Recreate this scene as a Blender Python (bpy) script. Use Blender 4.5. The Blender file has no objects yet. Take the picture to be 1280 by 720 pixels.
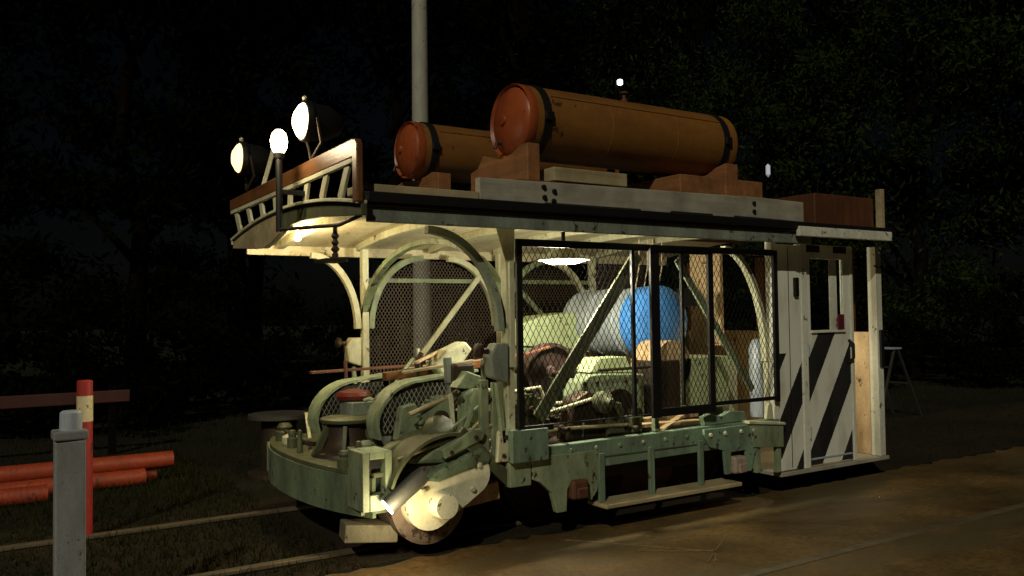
import bpy, bmesh, math, random
from mathutils import Vector, Matrix
random.seed(7)
S = bpy.context.scene
R = math.radians

# ------------------------------------------------------------------ camera
cd = bpy.data.cameras.new('camera'); cam = bpy.data.objects.new('camera', cd)
S.collection.objects.link(cam); S.camera = cam
FPX = 1066.0
cd.sensor_width = 36.0; cd.lens = 36.0 * FPX / 1280.0; cd.clip_end = 400; cd.clip_start = 0.05
th = math.atan(1650 / FPX); pitch = math.atan(33 / FPX); roll = R(.8)
f0 = Vector((math.cos(th), math.sin(th), 0)); r0 = Vector((math.sin(th), -math.cos(th), 0)); u0 = Vector((0, 0, 1))
fw = f0 * math.cos(pitch) + u0 * math.sin(pitch); up = u0 * math.cos(pitch) - f0 * math.sin(pitch)
rt = r0 * math.cos(roll) - up * math.sin(roll); upr = up * math.cos(roll) + r0 * math.sin(roll)
m3 = Matrix((rt, upr, -fw)).transposed().to_4x4()
m3.translation = Vector((-3.0751, -4.7994, 1.55))
cam.matrix_world = m3

# ------------------------------------------------------------------ world, sun, exposure
SUN_DIR = Vector((-.60, -.56, .57)).normalized()
W = bpy.data.worlds.new('World'); S.world = W; W.use_nodes = True
nt = W.node_tree; bg = nt.nodes['Background']
sky = nt.nodes.new('ShaderNodeTexSky'); sky.sky_type = 'NISHITA'; sky.sun_disc = False
sky.sun_elevation = math.asin(SUN_DIR.z); sky.sun_rotation = math.atan2(SUN_DIR.x, SUN_DIR.y)
nt.links.new(sky.outputs[0], bg.inputs[0]); bg.inputs[1].default_value = 0.0004
sd = bpy.data.lights.new('sun', 'SUN'); sd.energy = 1.3; sd.angle = R(.8); sd.color = (1.0, .93, .72)
so = bpy.data.objects.new('sun', sd); S.collection.objects.link(so)
so.rotation_euler = SUN_DIR.to_track_quat('Z', 'Y').to_euler()
vs = S.view_settings; vs.view_transform = 'Standard'; vs.look = 'None'; vs.exposure = 0.0; vs.gamma = 1.0
vs.use_curve_mapping = False

# ------------------------------------------------------------------ materials
def new_mat(name):
    m = bpy.data.materials.new(name); m.use_nodes = True
    n = m.node_tree; b = n.nodes['Principled BSDF']
    return m, n, b
def coords_var(n, scale=(1, 1, 1)):
    """object coordinates shifted by a random amount for each object, so wear does not repeat"""
    tc = n.nodes.new('ShaderNodeTexCoord'); mp = n.nodes.new('ShaderNodeMapping'); oi = n.nodes.new('ShaderNodeObjectInfo')
    mp.inputs['Scale'].default_value = scale; cx = n.nodes.new('ShaderNodeCombineXYZ')
    for i, k in enumerate((37., 91., 53.)): n.links.new(math_node(n, 'MULTIPLY', oi.outputs['Random'], k), cx.inputs[i])
    n.links.new(cx.outputs[0], mp.inputs['Location']); n.links.new(tc.outputs['Object'], mp.inputs['Vector']); return mp.outputs[0]
def coords(n, scale=(1, 1, 1)):
    tc = n.nodes.new('ShaderNodeTexCoord'); mp = n.nodes.new('ShaderNodeMapping')
    mp.inputs['Scale'].default_value = scale
    n.links.new(tc.outputs['Object'], mp.inputs['Vector']); return mp.outputs[0]
def noise(n, vec, scale, detail=5, rough=.6):
    t = n.nodes.new('ShaderNodeTexNoise'); t.inputs['Scale'].default_value = scale
    t.inputs['Detail'].default_value = detail; t.inputs['Roughness'].default_value = rough
    n.links.new(vec, t.inputs['Vector']); return t.outputs['Fac']
def ramp(n, fac, stops):
    r = n.nodes.new('ShaderNodeValToRGB'); el = r.color_ramp.elements
    while len(el) < len(stops): el.new(.5)
    for e, (p, c) in zip(el, stops): e.position = p; e.color = (*c, 1) if len(c) == 3 else c
    n.links.new(fac, r.inputs[0]); return r.outputs[0]
def mixc(n, fac, a, b):
    x = n.nodes.new('ShaderNodeMix'); x.data_type = 'RGBA'
    for s, v in ((x.inputs[0], fac), (x.inputs[6], a), (x.inputs[7], b)):
        if hasattr(v, 'is_linked'): n.links.new(v, s)
        elif isinstance(v, (int, float)): s.default_value = v
        else: s.default_value = (*v, 1)
    return x.outputs[2]
def bump(n, b, fac, strength=.3, dist=.01):
    k = n.nodes.new('ShaderNodeBump'); k.inputs['Strength'].default_value = strength; k.inputs['Distance'].default_value = dist
    n.links.new(fac, k.inputs['Height']); n.links.new(k.outputs[0], b.inputs['Normal'])
def math_node(n, op, a, b=None):
    k = n.nodes.new('ShaderNodeMath'); k.operation = op
    for s, v in zip(k.inputs, (a, b)):
        if v is None: continue
        if isinstance(v, (int, float)): s.default_value = v
        else: n.links.new(v, s)
    return k.outputs[0]
def weathered(name, base, dirt, amount=.45, rough=.55, metal=0, scale=3.0, bmp=.25, streak=(1, 1, .35)):
    """worn paint or metal: large stains that run downwards, fine speckle, a little relief"""
    m, n, b = new_mat(name); v = coords_var(n, streak)
    a = noise(n, v, scale * 1.6, 7, .68); f = noise(n, coords_var(n), scale * 14, 4, .6)
    st = ramp(n, a, [(.5 - amount * .35, (0, 0, 0)), (.5 + .28, (1, 1, 1))])
    c1 = mixc(n, st, base, dirt)
    sp = ramp(n, f, [(.35, tuple(x * .75 for x in base)), (.7, tuple(min(1, x * 1.12) for x in base))])
    c2 = mixc(n, .45, c1, mixc(n, st, sp, dirt))
    ch = noise(n, coords_var(n, (1, 1, .8)), scale * 5, 9, .72); bt = noise(n, coords_var(n), scale * .8, 3)
    th = math_node(n, 'ADD', ch, math_node(n, 'MULTIPLY', math_node(n, 'SUBTRACT', bt, .5), .35))
    chip = ramp(n, th, [(.645 - .05 * amount, (0, 0, 0)), (.665 - .05 * amount, (1, 1, 1))])
    if metal == 0: c2 = mixc(n, chip, c2, tuple(.25 * x + y for x, y in zip(dirt, (.022, .012, .006))))
    n.links.new(c2, b.inputs['Base Color'])
    b.inputs['Metallic'].default_value = metal
    rr = n.nodes.new('ShaderNodeMapRange'); rr.inputs[3].default_value = rough - .12; rr.inputs[4].default_value = min(1, rough + .25)
    n.links.new(a, rr.inputs[0]); n.links.new(rr.outputs[0], b.inputs['Roughness'])
    bump(n, b, f, bmp, .006); return m
def wood(name, a, c, axis=0, rough=.6):
    m, n, b = new_mat(name); sc = [14, 14, 14]; sc[axis] = .9
    v = coords(n, tuple(sc)); f = noise(n, v, 1.6, 6, .65)
    col = ramp(n, f, [(.28, a), (.72, c)]); g = noise(n, coords(n), 4, 5)
    col = mixc(n, ramp(n, g, [(.42, (0, 0, 0)), (.75, (.6, .6, .6))]), col, tuple(x * .35 for x in a))
    n.links.new(col, b.inputs['Base Color']); b.inputs['Roughness'].default_value = rough
    bump(n, b, f, .35, .004); return m
def emitter(name, col, strength):
    m, n, b = new_mat(name); b.inputs['Base Color'].default_value = (*col, 1)
    b.inputs['Emission Color'].default_value = (*col, 1); b.inputs['Emission Strength'].default_value = strength
    return m
def flat(name, col, rough=.6, metal=0):
    return weathered(name, col, tuple(x * .5 for x in col), .35, rough, metal, 5, .12)

M = {}
M['mint'] = weathered('mint_paint', (.38, .47, .28), (.05, .05, .024), .85, .5)
M['sill'] = weathered('sill_paint', (.25, .38, .26), (.04, .045, .024), .75, .5)
M['cream'] = weathered('cream_paint', (.62, .62, .42), (.25, .22, .12), .3, .45)
M['white'] = weathered('white_paint', (.70, .71, .60), (.33, .32, .24), .25, .45, scale=2)
M['ceiling'] = weathered('ceiling_paint', (.70, .64, .42), (.45, .36, .2), .2, .5)
M['grey'] = weathered('grey_paint', (.24, .28, .22), (.06, .06, .05), .4, .5)
M['black'] = flat('black_iron', (.007, .007, .007), .5, .2)
M['dark'] = weathered('greasy_iron', (.035, .032, .024), (.07, .035, .015), .5, .5, .5)
M['olive'] = weathered('oily_green_iron', (.11, .13, .06), (.035, .028, .015), .6, .5, .1)
M['rust'] = weathered('rusty_iron', (.15, .06, .03), (.05, .02, .012), .5, .65, .3)
M['redbrown'] = weathered('red_brown_paint', (.035, .014, .010), (.016, .009, .007), .4, .5)
M['tank'] = weathered('tank_enamel', (.25, .108, .021), (.11, .043, .011), .5, .42, 0, 1.6, .1, (.5, 1, 1))
M['tankhead'] = weathered('tank_head_enamel', (.34, .075, .02), (.17, .035, .012), .4, .3, 0, 4, .12)
M['orange'] = wood('orange_stained_wood', (.17, .07, .025), (.33, .14, .05), 1)
M['brownwood'] = wood('varnished_wood', (.10, .038, .013), (.22, .095, .03), 1, .4)
M['boxwood'] = wood('box_boards', (.06, .02, .008), (.13, .045, .016), 2)
M['tanwood'] = wood('tan_wood', (.30, .24, .13), (.46, .38, .22), 0)
M['greyboard'] = wood('grey_painted_board', (.27, .25, .19), (.40, .38, .30), 0)
M['peach'] = weathered('peach_paint', (.74, .56, .32), (.22, .12, .05), .75, .5)
M['steel'] = weathered('galvanised_steel', (.46, .52, .57), (.24, .27, .30), .4, .42, .1, 5, .1)
M['blue'] = weathered('blue_enamel', (.08, .31, .85), (.06, .2, .5), .3, .4)
M['redpipe'] = weathered('red_pipe', (.30, .042, .010), (.16, .022, .007), .4, .5, 0, 4)
M['redpaint'] = weathered('red_paint', (.40, .03, .025), (.22, .02, .015), .35, .45)
M['creamband'] = weathered('cream_band', (.66, .57, .34), (.36, .26, .12), .3, .5)
M['postgrey'] = weathered('grey_post_paint', (.27, .28, .27), (.14, .14, .13), .4, .55, 0, 6)
M['polegrey'] = weathered('pole_paint', (.36, .36, .30), (.24, .23, .18), .3, .6)
M['bark'] = weathered('bark', (.006, .005, .0035), (.0025, .002, .0015), .5, .9, 0, 6, .6, (1, 1, .25))
M['bark'].node_tree.nodes['Principled BSDF'].inputs['Specular IOR Level'].default_value = .0
M['railtop'] = flat('polished_rail', (.17, .135, .085), .45, .3)
M['redtag'] = weathered('dark_red_plastic', (.14, .018, .03), (.08, .01, .02), .3, .4)
M['pinkgrey'] = weathered('dusty_pink_grey', (.42, .33, .26), (.15, .1, .07), .5, .6)
M['palegreen'] = weathered('pale_green_paint', (.52, .62, .34), (.25, .26, .13), .4, .45)
M['bumper'] = weathered('oily_bumper_paint', (.22, .30, .18), (.03, .035, .018), .9, .5)
M['darkgrey'] = weathered('dark_grey_iron', (.07, .075, .065), (.03, .028, .02), .5, .5)
M['farmesh'] = weathered('brown_wire', (.09, .062, .038), (.035, .022, .014), .6, .6)
M['redcan'] = weathered('red_canister_enamel', (.15, .018, .01), (.06, .01, .006), .5, .28)
M['brace'] = weathered('brace_paint', (.15, .17, .09), (.045, .04, .02), .6, .6)
M['motor'] = weathered('motor_paint', (.74, .72, .50), (.42, .40, .26), .15, .4)
M['dimred'] = weathered('dim_red_paint', (.055, .009, .005), (.03, .005, .003), .5, .6)
M['wireblack'] = flat('dull_black_wire', (.006, .006, .006), .9, 0)
M['wireblack'].node_tree.nodes['Principled BSDF'].inputs['Specular IOR Level'].default_value = .05
M['archgrey'] = weathered('grey_green_paint', (.32, .38, .28), (.08, .08, .05), .5, .5)
M['dirtywood'] = weathered('muddy_timber', (.26, .24, .15), (.05, .04, .02), .9, .7)
M['drumgrey'] = weathered('dusty_brush_drum', (.26, .20, .15), (.05, .035, .022), .9, .7)
M['far'] = weathered('old_grey_wood', (.035, .032, .02), (.016, .014, .009), .5, .7)
gm, gn, gb = new_mat('window_glass')
gb.inputs['Base Color'].default_value = (.8, .85, .85, 1); gb.inputs['Transmission Weight'].default_value = 1.0
gb.inputs['Roughness'].default_value = .02; gb.inputs['IOR'].default_value = 1.1
M['glassdark'] = gm
M['lens'] = emitter('lit_lens', (1.0, .80, .50), 9)
M['lenswarm'] = emitter('lit_lens_warm', (1.0, .68, .30), 2.4)
M['bulb'] = emitter('lit_bulb', (1.0, .82, .52), 14)
M['shadeglow'] = emitter('lit_diffuser', (1.0, .95, .80), 6)
M['worklens'] = emitter('work_lamp_lens', (1.0, .92, .75), 3)
M['farlamp'] = emitter('far_lamp', (.75, .85, 1.0), 6)
M['farfitting'] = emitter('far_fitting_glow', (.75, .85, 1.0), .16)

def striped(name, c0, period, zmax):
    m, n, b = new_mat(name)
    tc = n.nodes.new('ShaderNodeTexCoord'); sx = n.nodes.new('ShaderNodeSeparateXYZ')
    n.links.new(tc.outputs['Object'], sx.inputs[0])
    c = math_node(n, 'SUBTRACT', sx.outputs[2], math_node(n, 'MULTIPLY', sx.outputs[0], 1.6))
    wob = noise(n, coords(n), 60, 5, .7)
    c = math_node(n, 'ADD', c, math_node(n, 'MULTIPLY', math_node(n, 'SUBTRACT', wob, .5), .035))
    t = math_node(n, 'FRACT', math_node(n, 'DIVIDE', math_node(n, 'SUBTRACT', c, c0), period))
    k = math_node(n, 'LESS_THAN', t, .47)
    k = math_node(n, 'MULTIPLY', k, math_node(n, 'LESS_THAN', sx.outputs[2], zmax))
    f = noise(n, coords(n, (1, 1, .4)), 5, 6, .65); g = noise(n, coords(n), 45, 4)
    wcol = ramp(n, f, [(.25, (.46, .45, .36)), (.5, (.69, .70, .60)), (.8, (.74, .75, .65))])
    bcol = ramp(n, f, [(.3, (.03, .03, .028)), (.7, (.008, .008, .009))])
    sc = noise(n, coords(n, (1, 1, .5)), 16, 9, .72)
    pc = mixc(n, k, wcol, bcol)
    pc = mixc(n, ramp(n, sc, [(.66, (0, 0, 0)), (.69, (.7, .7, .7))]), pc, (.10, .085, .055))
    n.links.new(pc, b.inputs['Base Color'])
    b.inputs['Roughness'].default_value = .42; bump(n, b, g, .12, .004); return m
M['doorstripe'] = striped('hazard_striped_door_paint', -4.16, .79, 1.36)
M['panelstripe'] = striped('hazard_striped_panel_paint', -3.98, .74, 1.19)

# ground
def ground_mat(name, stops, rough=.9, bmp=.5, patch=None):
    m, n, b = new_mat(name); v = coords(n)
    a = noise(n, v, .9, 8, .62); f = noise(n, v, 22, 8, .7); g = noise(n, v, 120, 3, .6)
    col = ramp(n, a, stops)
    col = mixc(n, ramp(n, f, [(.36, (.55, .55, .55)), (.6, (0, 0, 0))]), col, tuple(x * .35 for x in stops[0][1]))
    if patch:
        p = noise(n, coords(n, (.35, 1.3, 1)), 1.3, 4, .5)
        col = mixc(n, ramp(n, p, [(.5, (0, 0, 0)), (.62, (1, 1, 1))]), col, patch)
    n.links.new(col, b.inputs['Base Color']); b.inputs['Roughness'].default_value = rough; b.inputs['Specular IOR Level'].default_value = .2
    k = math_node(n, 'ADD', f, math_node(n, 'MULTIPLY', g, .5)); bump(n, b, k, bmp, .02); return m
M['soil'] = ground_mat('dark_soil', [(.3, (.006, .006, .003)), (.6, (.016, .014, .006)), (.8, (.03, .024, .010))])
M['asphalt'] = ground_mat('dusty_asphalt', [(.34, (.06, .042, .018)), (.52, (.145, .09, .035)), (.72, (.26, .165, .062))], .42, .3, (.10, .076, .038))
M['ballast'] = ground_mat('oily_ballast', [(.3, (.012, .010, .006)), (.6, (.035, .025, .012)), (.8, (.055, .036, .016))], .9, .9)
M['paintmark'] = ground_mat('worn_white_line', [(.3, (.12, .09, .045)), (.5, (.26, .22, .14)), (.8, (.34, .29, .19))], .7, .2)
M['crack'] = ground_mat('pale_joint', [(.3, (.12, .085, .04)), (.5, (.2, .15, .075)), (.8, (.27, .2, .1))], .7, .2)
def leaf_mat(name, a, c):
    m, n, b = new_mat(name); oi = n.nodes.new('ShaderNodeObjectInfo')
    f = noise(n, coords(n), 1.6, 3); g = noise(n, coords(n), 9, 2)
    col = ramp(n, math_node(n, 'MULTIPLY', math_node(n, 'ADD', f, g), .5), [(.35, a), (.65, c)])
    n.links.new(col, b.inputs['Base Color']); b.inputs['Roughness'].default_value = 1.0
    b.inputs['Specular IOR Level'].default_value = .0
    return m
M['leafunlit'] = leaf_mat('unlit_leaves', (.0015, .0024, .001), (.0045, .007, .0025))  # night darkness put into the leaf colour
M['leaf'] = leaf_mat('dim_lit_leaves', (.002, .004, .0012), (.026, .037, .008))  # paler copy: dim light on the right-hand trees put into the colour
M['grass'] = leaf_mat('night_grass', (.008, .010, .004), (.028, .028, .010))

# ------------------------------------------------------------------ mesh helpers
class MB:
    off = None
    def __init__(s): s.bm = bmesh.new()
    def box(s, x0, x1, y0, y1, z0, z1):
        v = [s.bm.verts.new((x, y, z)) for z in (z0, z1) for y in (y0, y1) for x in (x0, x1)]
        for q in ((0, 2, 3, 1), (4, 5, 7, 6), (0, 1, 5, 4), (2, 6, 7, 3), (0, 4, 6, 2), (1, 3, 7, 5)):
            s.bm.faces.new([v[i] for i in q])
        return s
    def bar(s, a, b, w, h=None, upv=(0, 0, 1)):
        """a straight bar of w x h section from a to b"""
        a, b = Vector(a), Vector(b); h = h or w; d = (b - a).normalized(); u = Vector(upv)
        if abs(d.dot(u)) > .99: u = Vector((0, 1, 0))
        sdir = d.cross(u).normalized(); u = sdir.cross(d).normalized()
        v = [s.bm.verts.new(p + sdir * i * w / 2 + u * j * h / 2) for p in (a, b) for i, j in ((-1, -1), (1, -1), (1, 1), (-1, 1))]
        for q in ((3, 2, 1, 0), (4, 5, 6, 7), (0, 1, 5, 4), (1, 2, 6, 5), (2, 3, 7, 6), (3, 0, 4, 7)):
            s.bm.faces.new([v[i] for i in q])
        return s
    def prism(s, pts, axis, a, b):
        """polygon pts extruded along axis from a to b; pts are the two other coordinates in xyz order"""
        def mk(p, t):
            if axis == 'y': return (p[0], t, p[1])
            if axis == 'x': return (t, p[0], p[1])
            return (p[0], p[1], t)
        A = [s.bm.verts.new(mk(p, a)) for p in pts]; B = [s.bm.verts.new(mk(p, b)) for p in pts]
        s.bm.faces.new(A); s.bm.faces.new(B[::-1]); k = len(pts)
        for i in range(k): s.bm.faces.new((A[i], B[i], B[(i + 1) % k], A[(i + 1) % k]))
        return s
    def lathe(s, prof, c=(0, 0, 0), axis=(0, 0, 1), seg=28):
        """prof: (radius, height) list along axis from c"""
        c = Vector(c); d = Vector(axis).normalized(); u = d.orthogonal().normalized(); w = d.cross(u); rings = []
        for r, h in prof:
            if r < 1e-5: rings.append([s.bm.verts.new(c + d * h)])
            else: rings.append([s.bm.verts.new(c + d * h + (u * math.cos(2 * math.pi * i / seg) + w * math.sin(2 * math.pi * i / seg)) * r) for i in range(seg)])
        for A, B in zip(rings, rings[1:]):
            for i in range(seg):
                j = (i + 1) % seg
                if len(A) == 1 and len(B) == 1: continue
                if len(A) == 1: s.bm.faces.new((A[0], B[i], B[j]))
                elif len(B) == 1: s.bm.faces.new((A[i], B[0], A[j]))
                else: s.bm.faces.new((A[i], B[i], B[j], A[j]))
        for ring in (rings[0], rings[-1]):
            if len(ring) > 1: s.bm.faces.new(ring)
        return s
    def tube(s, pts, r, seg=8, closed=False):
        pts = [Vector(p) for p in pts]; rings = []; k = len(pts)
        rad = r if isinstance(r, (list, tuple)) else [r] * k; u = None
        for i, p in enumerate(pts):
            a = pts[(i - 1) % k] if (closed or i) else p; b = pts[(i + 1) % k] if (closed or i < k - 1) else p
            d = (b - a).normalized()
            u = d.orthogonal().normalized() if u is None else (u - d * u.dot(d)).normalized()
            w = d.cross(u)
            rings.append([s.bm.verts.new(p + (u * math.cos(2 * math.pi * q / seg) + w * math.sin(2 * math.pi * q / seg)) * rad[i]) for q in range(seg)])
        prs = list(zip(rings, rings[1:])) + ([(rings[-1], rings[0])] if closed else [])
        for A, B in prs:
            for i in range(seg): s.bm.faces.new((A[i], B[i], B[(i + 1) % seg], A[(i + 1) % seg]))
        if not closed: s.bm.faces.new(rings[0][::-1]); s.bm.faces.new(rings[-1])
        return s
    def strip(s, pts, a, b, t, axis='y'):
        """a band following the polyline pts (in the plane across axis), from a to b along axis, t thick"""
        k = len(pts); N = []
        for i in range(k):
            p = Vector(pts[max(0, i - 1)]); q = Vector(pts[min(k - 1, i + 1)]); d = (q - p).normalized(); N.append(Vector((-d.y, d.x)))
        inner = [tuple(Vector(p) - n * t) for p, n in zip(pts, N)]
        def mk(p, v):
            if axis == 'y': return (p[0], v, p[1])
            if axis == 'x': return (v, p[0], p[1])
            return (p[0], p[1], v)
        g = [[s.bm.verts.new(mk(p, v)) for p in lst] for lst in (pts, inner) for v in (a, b)]
        oa, ob, ia, ib = g
        for i in range(k - 1):
            s.bm.faces.new((oa[i], oa[i + 1], ob[i + 1], ob[i])); s.bm.faces.new((ia[i], ib[i], ib[i + 1], ia[i + 1]))
            s.bm.faces.new((oa[i], ia[i], ia[i + 1], oa[i + 1])); s.bm.faces.new((ob[i], ob[i + 1], ib[i + 1], ib[i]))
        for i in (0, k - 1): s.bm.faces.new((oa[i], ob[i], ib[i], ia[i]))
        return s
    def build(s, name, mat, parent=None, smooth=False, bevel=.0, label=None):
        bmesh.ops.recalc_face_normals(s.bm, faces=s.bm.faces)
        if MB.off: s.bm.transform(MB.off)
        me = bpy.data.meshes.new(name); s.bm.to_mesh(me); s.bm.free()
        o = bpy.data.objects.new(name, me); S.collection.objects.link(o); me.materials.append(mat)
        if smooth:
            me.polygons.foreach_set('use_smooth', [True] * len(me.polygons))
            md = o.modifiers.new('edges', 'EDGE_SPLIT'); md.split_angle = R(38)
        if bevel:
            bv = o.modifiers.new('bevel', 'BEVEL'); bv.width = bevel; bv.segments = 2; bv.limit_method = 'ANGLE'; bv.angle_limit = R(40)
        if parent:
            o.parent = parent
            w = Vector((0, 0, 0)); p = parent
            while p: w += p.location if p.type == 'EMPTY' else Vector((0, 0, 0)); p = p.parent
            if parent.type == 'EMPTY': o.matrix_parent_inverse = Matrix.Translation(-w)
        if label: o['label'] = label
        return o
def tag(o, label=None, cat=None, group=None, kind=None):
    if label: o['label'] = label
    if cat: o['category'] = cat
    if group: o['group'] = group
    if kind: o['kind'] = kind
    return o
def empty(name, loc, label, cat, group=None):
    o = bpy.data.objects.new(name, None); S.collection.objects.link(o); o.location = loc; o.empty_display_size = .2
    return tag(o, label, cat, group)
def settle(o):
    """move a single-mesh thing's origin to the middle of its base"""
    vs_ = [v.co for v in o.data.vertices]
    c = Vector(((min(v.x for v in vs_) + max(v.x for v in vs_)) / 2, (min(v.y for v in vs_) + max(v.y for v in vs_)) / 2, min(v.z for v in vs_)))
    o.data.transform(Matrix.Translation(-c)); o.location = c; return o
def copy_tree(o, parent=None):
    c = o.copy(); S.collection.objects.link(c)
    if parent: c.parent = parent
    for ch in list(o.children): copy_tree(ch, c)
    return c
def arc(cx, cz, r, a0, a1, n=14, rz=None):
    rz = rz or r
    return [(cx + r * math.cos(R(a0 + (a1 - a0) * i / n)), cz + rz * math.sin(R(a0 + (a1 - a0) * i / n))) for i in range(n + 1)]
def lattice(mb, x0, x1, z0, z1, y, inside=None, px=.036, pz=.062, w=.0042):
    """diamond mesh wires in the plane y, clipped to the rectangle and to inside(x, z)"""
    k = pz / px; n0 = int((x1 - x0 + (z1 - z0) / k) / px) + 2
    for sgn in (1, -1):
        for i in range(-1, n0):
            xb = (x0 - (z1 - z0) / k + i * px) if sgn > 0 else (x0 + i * px)
            pts = []; steps = 60 if inside else 1
            lo, hi = 0.0, 1.0; dx = sgn * (z1 - z0) / k
            ta, tb = (x0 - xb) / dx, (x1 - xb) / dx
            lo, hi = max(lo, min(ta, tb)), min(hi, max(ta, tb))
            if hi - lo < 1e-3: continue
            run = None; segs = []
            for j in range(steps + 1):
                t = lo + (hi - lo) * j / steps; x, z = xb + dx * t, z0 + (z1 - z0) * t
                ok = (not inside) or inside(x, z)
                if ok and run is None: run = (x, z)
                if run and ((not ok) or j == steps):
                    segs.append((run, (x, z))); run = None
            for a, b in segs:
                if (Vector(a) - Vector(b)).length > .01:
                    yy = y + sgn * .0012
                    mb.bar((a[0], yy, a[1]), (b[0], yy, b[1]), w, w * .7, (0, 1, 0))

# ------------------------------------------------------------------ the setting
def sheet(name, x0, x1, y0, y1, z, mat, n=1):
    b = MB(); b.bm.faces.new([b.bm.verts.new(p) for p in ((x0, y0, z), (x1, y0, z), (x1, y1, z), (x0, y1, z))])
    return tag(b.build(name, mat), kind='structure')
sheet('ground', -150, 150, -150, 150, 0, M['soil'])
# uneven edged asphalt apron beside the track and oily ballast under the tram
def ragged(name, x0, x1, y0, y1, z, mat, amp):
    b = MB(); k = 160
    lo = [b.bm.verts.new((x0 + (x1 - x0) * i / k, y0, z)) for i in range(k + 1)]
    hi = [b.bm.verts.new((x0 + (x1 - x0) * i / k, y1 + random.uniform(-amp, amp), z)) for i in range(k + 1)]
    for i in range(k): b.bm.faces.new((lo[i], lo[i + 1], hi[i + 1], hi[i]))
    return tag(b.build(name, mat), kind='structure')
ragged('asphalt_yard', -1.9, 14, -9, .16, .004, M['asphalt'], .05)
ragged('track_bed', -14, 30, .18, 2.5, .003, M['ballast'], .05)
b = MB()
for (a, c, w) in [((.62, -.54), (1.02, -.83), .014), ((1.02, -.83), (.86, -.99), .012), ((.40, -.05), (.95, -.77), .010), ((.8, -.98), (1.35, -.62), .010)]:
    b.bar((a[0], a[1], .0075), (c[0], c[1], .0075), w, .003)
tag(b.build('road_marking', M['crack']), kind='structure')
def rail_mesh(y, z=0.0, xe=4.5):
    b = MB()
    b.prism([(y - .06, z), (y + .06, z), (y + .012, z + .02), (y + .012, z + .05), (y + .034, z + .055), (y + .034, z + .08), (y - .034, z + .08), (y - .034, z + .055), (y - .012, z + .05), (y - .012, z + .02)], 'x', -16, xe)
    return b.build('rail', M['railtop'], bevel=.004)
for y, z, lb in ((.5, -.045, 'near running rail under the tram wheels'), (1.94, -.045, 'far running rail, its worn top shining ahead of the tram bumper'), (-1.31, -.071, 'flush rail of the next track, set in the brown asphalt')):
    o = rail_mesh(y, z, 4.5 if y > 0 else 30); tag(o, lb, 'rail', 'tram rails', 'structure')
RAIL = .035

# grass verge
b = MB(); bm = b.bm
for i in range(26000):
    if random.random() < .45: x, y = random.uniform(-3.4, -.95), random.uniform(-.9, 5.5)
    elif random.random() < .5: x, y = random.uniform(-4, 6), random.uniform(2.7, 9)
    else: x, y = random.uniform(4.4, 14), random.uniform(.3, 9)
    if .44 < y < .56 or 1.88 < y < 2.0: continue
    if x > -1.9 and y < .15: continue
    if -.9 < x < 4.3 and .1 < y < 2.5: continue
    h = random.uniform(.02, .075) * (1.5 if y > 3 else 1); a = random.uniform(0, 6.28); dx, dy = math.cos(a) * .006, math.sin(a) * .006
    l = random.uniform(-.035, .035), random.uniform(-.035, .035)
    bm.faces.new([bm.verts.new(p) for p in ((x - dx, y - dy, 0), (x + dx, y + dy, 0), (x + l[0], y + l[1], h))])
tag(b.build('grass', M['grass']), 'short sparse grass growing on the dark ground round the tram', 'grass', kind='stuff')

# ------------------------------------------------------------------ trees
def crown_mesh(name, n, rx, h, z0, mat, leaf, seed, clumps):
    rg = random.Random(seed); b = MB(); bm = b.bm; cl = []
    for i in range(clumps):
        t = rg.random(); rr = rx * (math.sin(math.pi * min(1, .15 + .85 * t)) ** .6) * rg.uniform(.35, 1.05); a = rg.uniform(0, 6.283)
        cl.append((Vector((math.cos(a) * rr, math.sin(a) * rr, z0 + h * t)), rg.uniform(.28, .62) * rx * .5))
    for i in range(n):
        c, r = rg.choice(cl); d = Vector((rg.gauss(0, 1), rg.gauss(0, 1), rg.gauss(0, .75))) * r * .55
        p = c + d; s = leaf * rg.uniform(.6, 1.3)
        u = Vector((rg.gauss(0, 1), rg.gauss(0, 1), rg.gauss(0, 1))).normalized(); w = u.orthogonal().normalized()
        w = (Matrix.Rotation(rg.uniform(0, 6.28), 3, u) @ w)
        bm.faces.new([bm.verts.new(q) for q in (p - u * s, p + w * s * .32, p + u * s, p - w * s * .32)])
    return b, cl
def tree(name, loc, label, cat, n, rx, h, z0, mat, leaf, seed, clumps, trunk_r):
    e = empty(name, (0, 0, 0), label, cat); b, cl = crown_mesh(name, n, rx, h, z0, mat, leaf, seed, clumps)
    b.build('crown', mat, e)
    t = MB(); rg = random.Random(seed); top = z0 + h * .8
    t.tube([(rg.uniform(-.08, .08) * i, rg.uniform(-.08, .08) * i, top * i / 6) for i in range(7)], [trunk_r * (1 - .13 * i) for i in range(7)], 10)
    for c, r in cl[:max(3, clumps // 3)]:
        zz = max(z0 * .8, c.z - rx * .5); t.tube([(0, 0, min(zz, top * .8)), tuple((Vector((0, 0, zz)) + c) / 2 + Vector((0, 0, .1))), tuple(c)], [trunk_r * .4, trunk_r * .25, trunk_r * .1], 6)
    t.build('trunk', M['bark'], e, True); e.location = loc; return e
big = tree('gum_tree', (0, 0, 0), '', 'tree', 11000, 2.6, 8.5, 1.6, M['leafunlit'], .115, 3, 46, .2)
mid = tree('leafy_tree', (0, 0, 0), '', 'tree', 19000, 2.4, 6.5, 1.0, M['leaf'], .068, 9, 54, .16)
bush = tree('shrub', (0, 0, 0), '', 'shrub', 5000, 1.3, 1.9, .15, M['leafunlit'], .075, 21, 20, .05)
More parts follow.
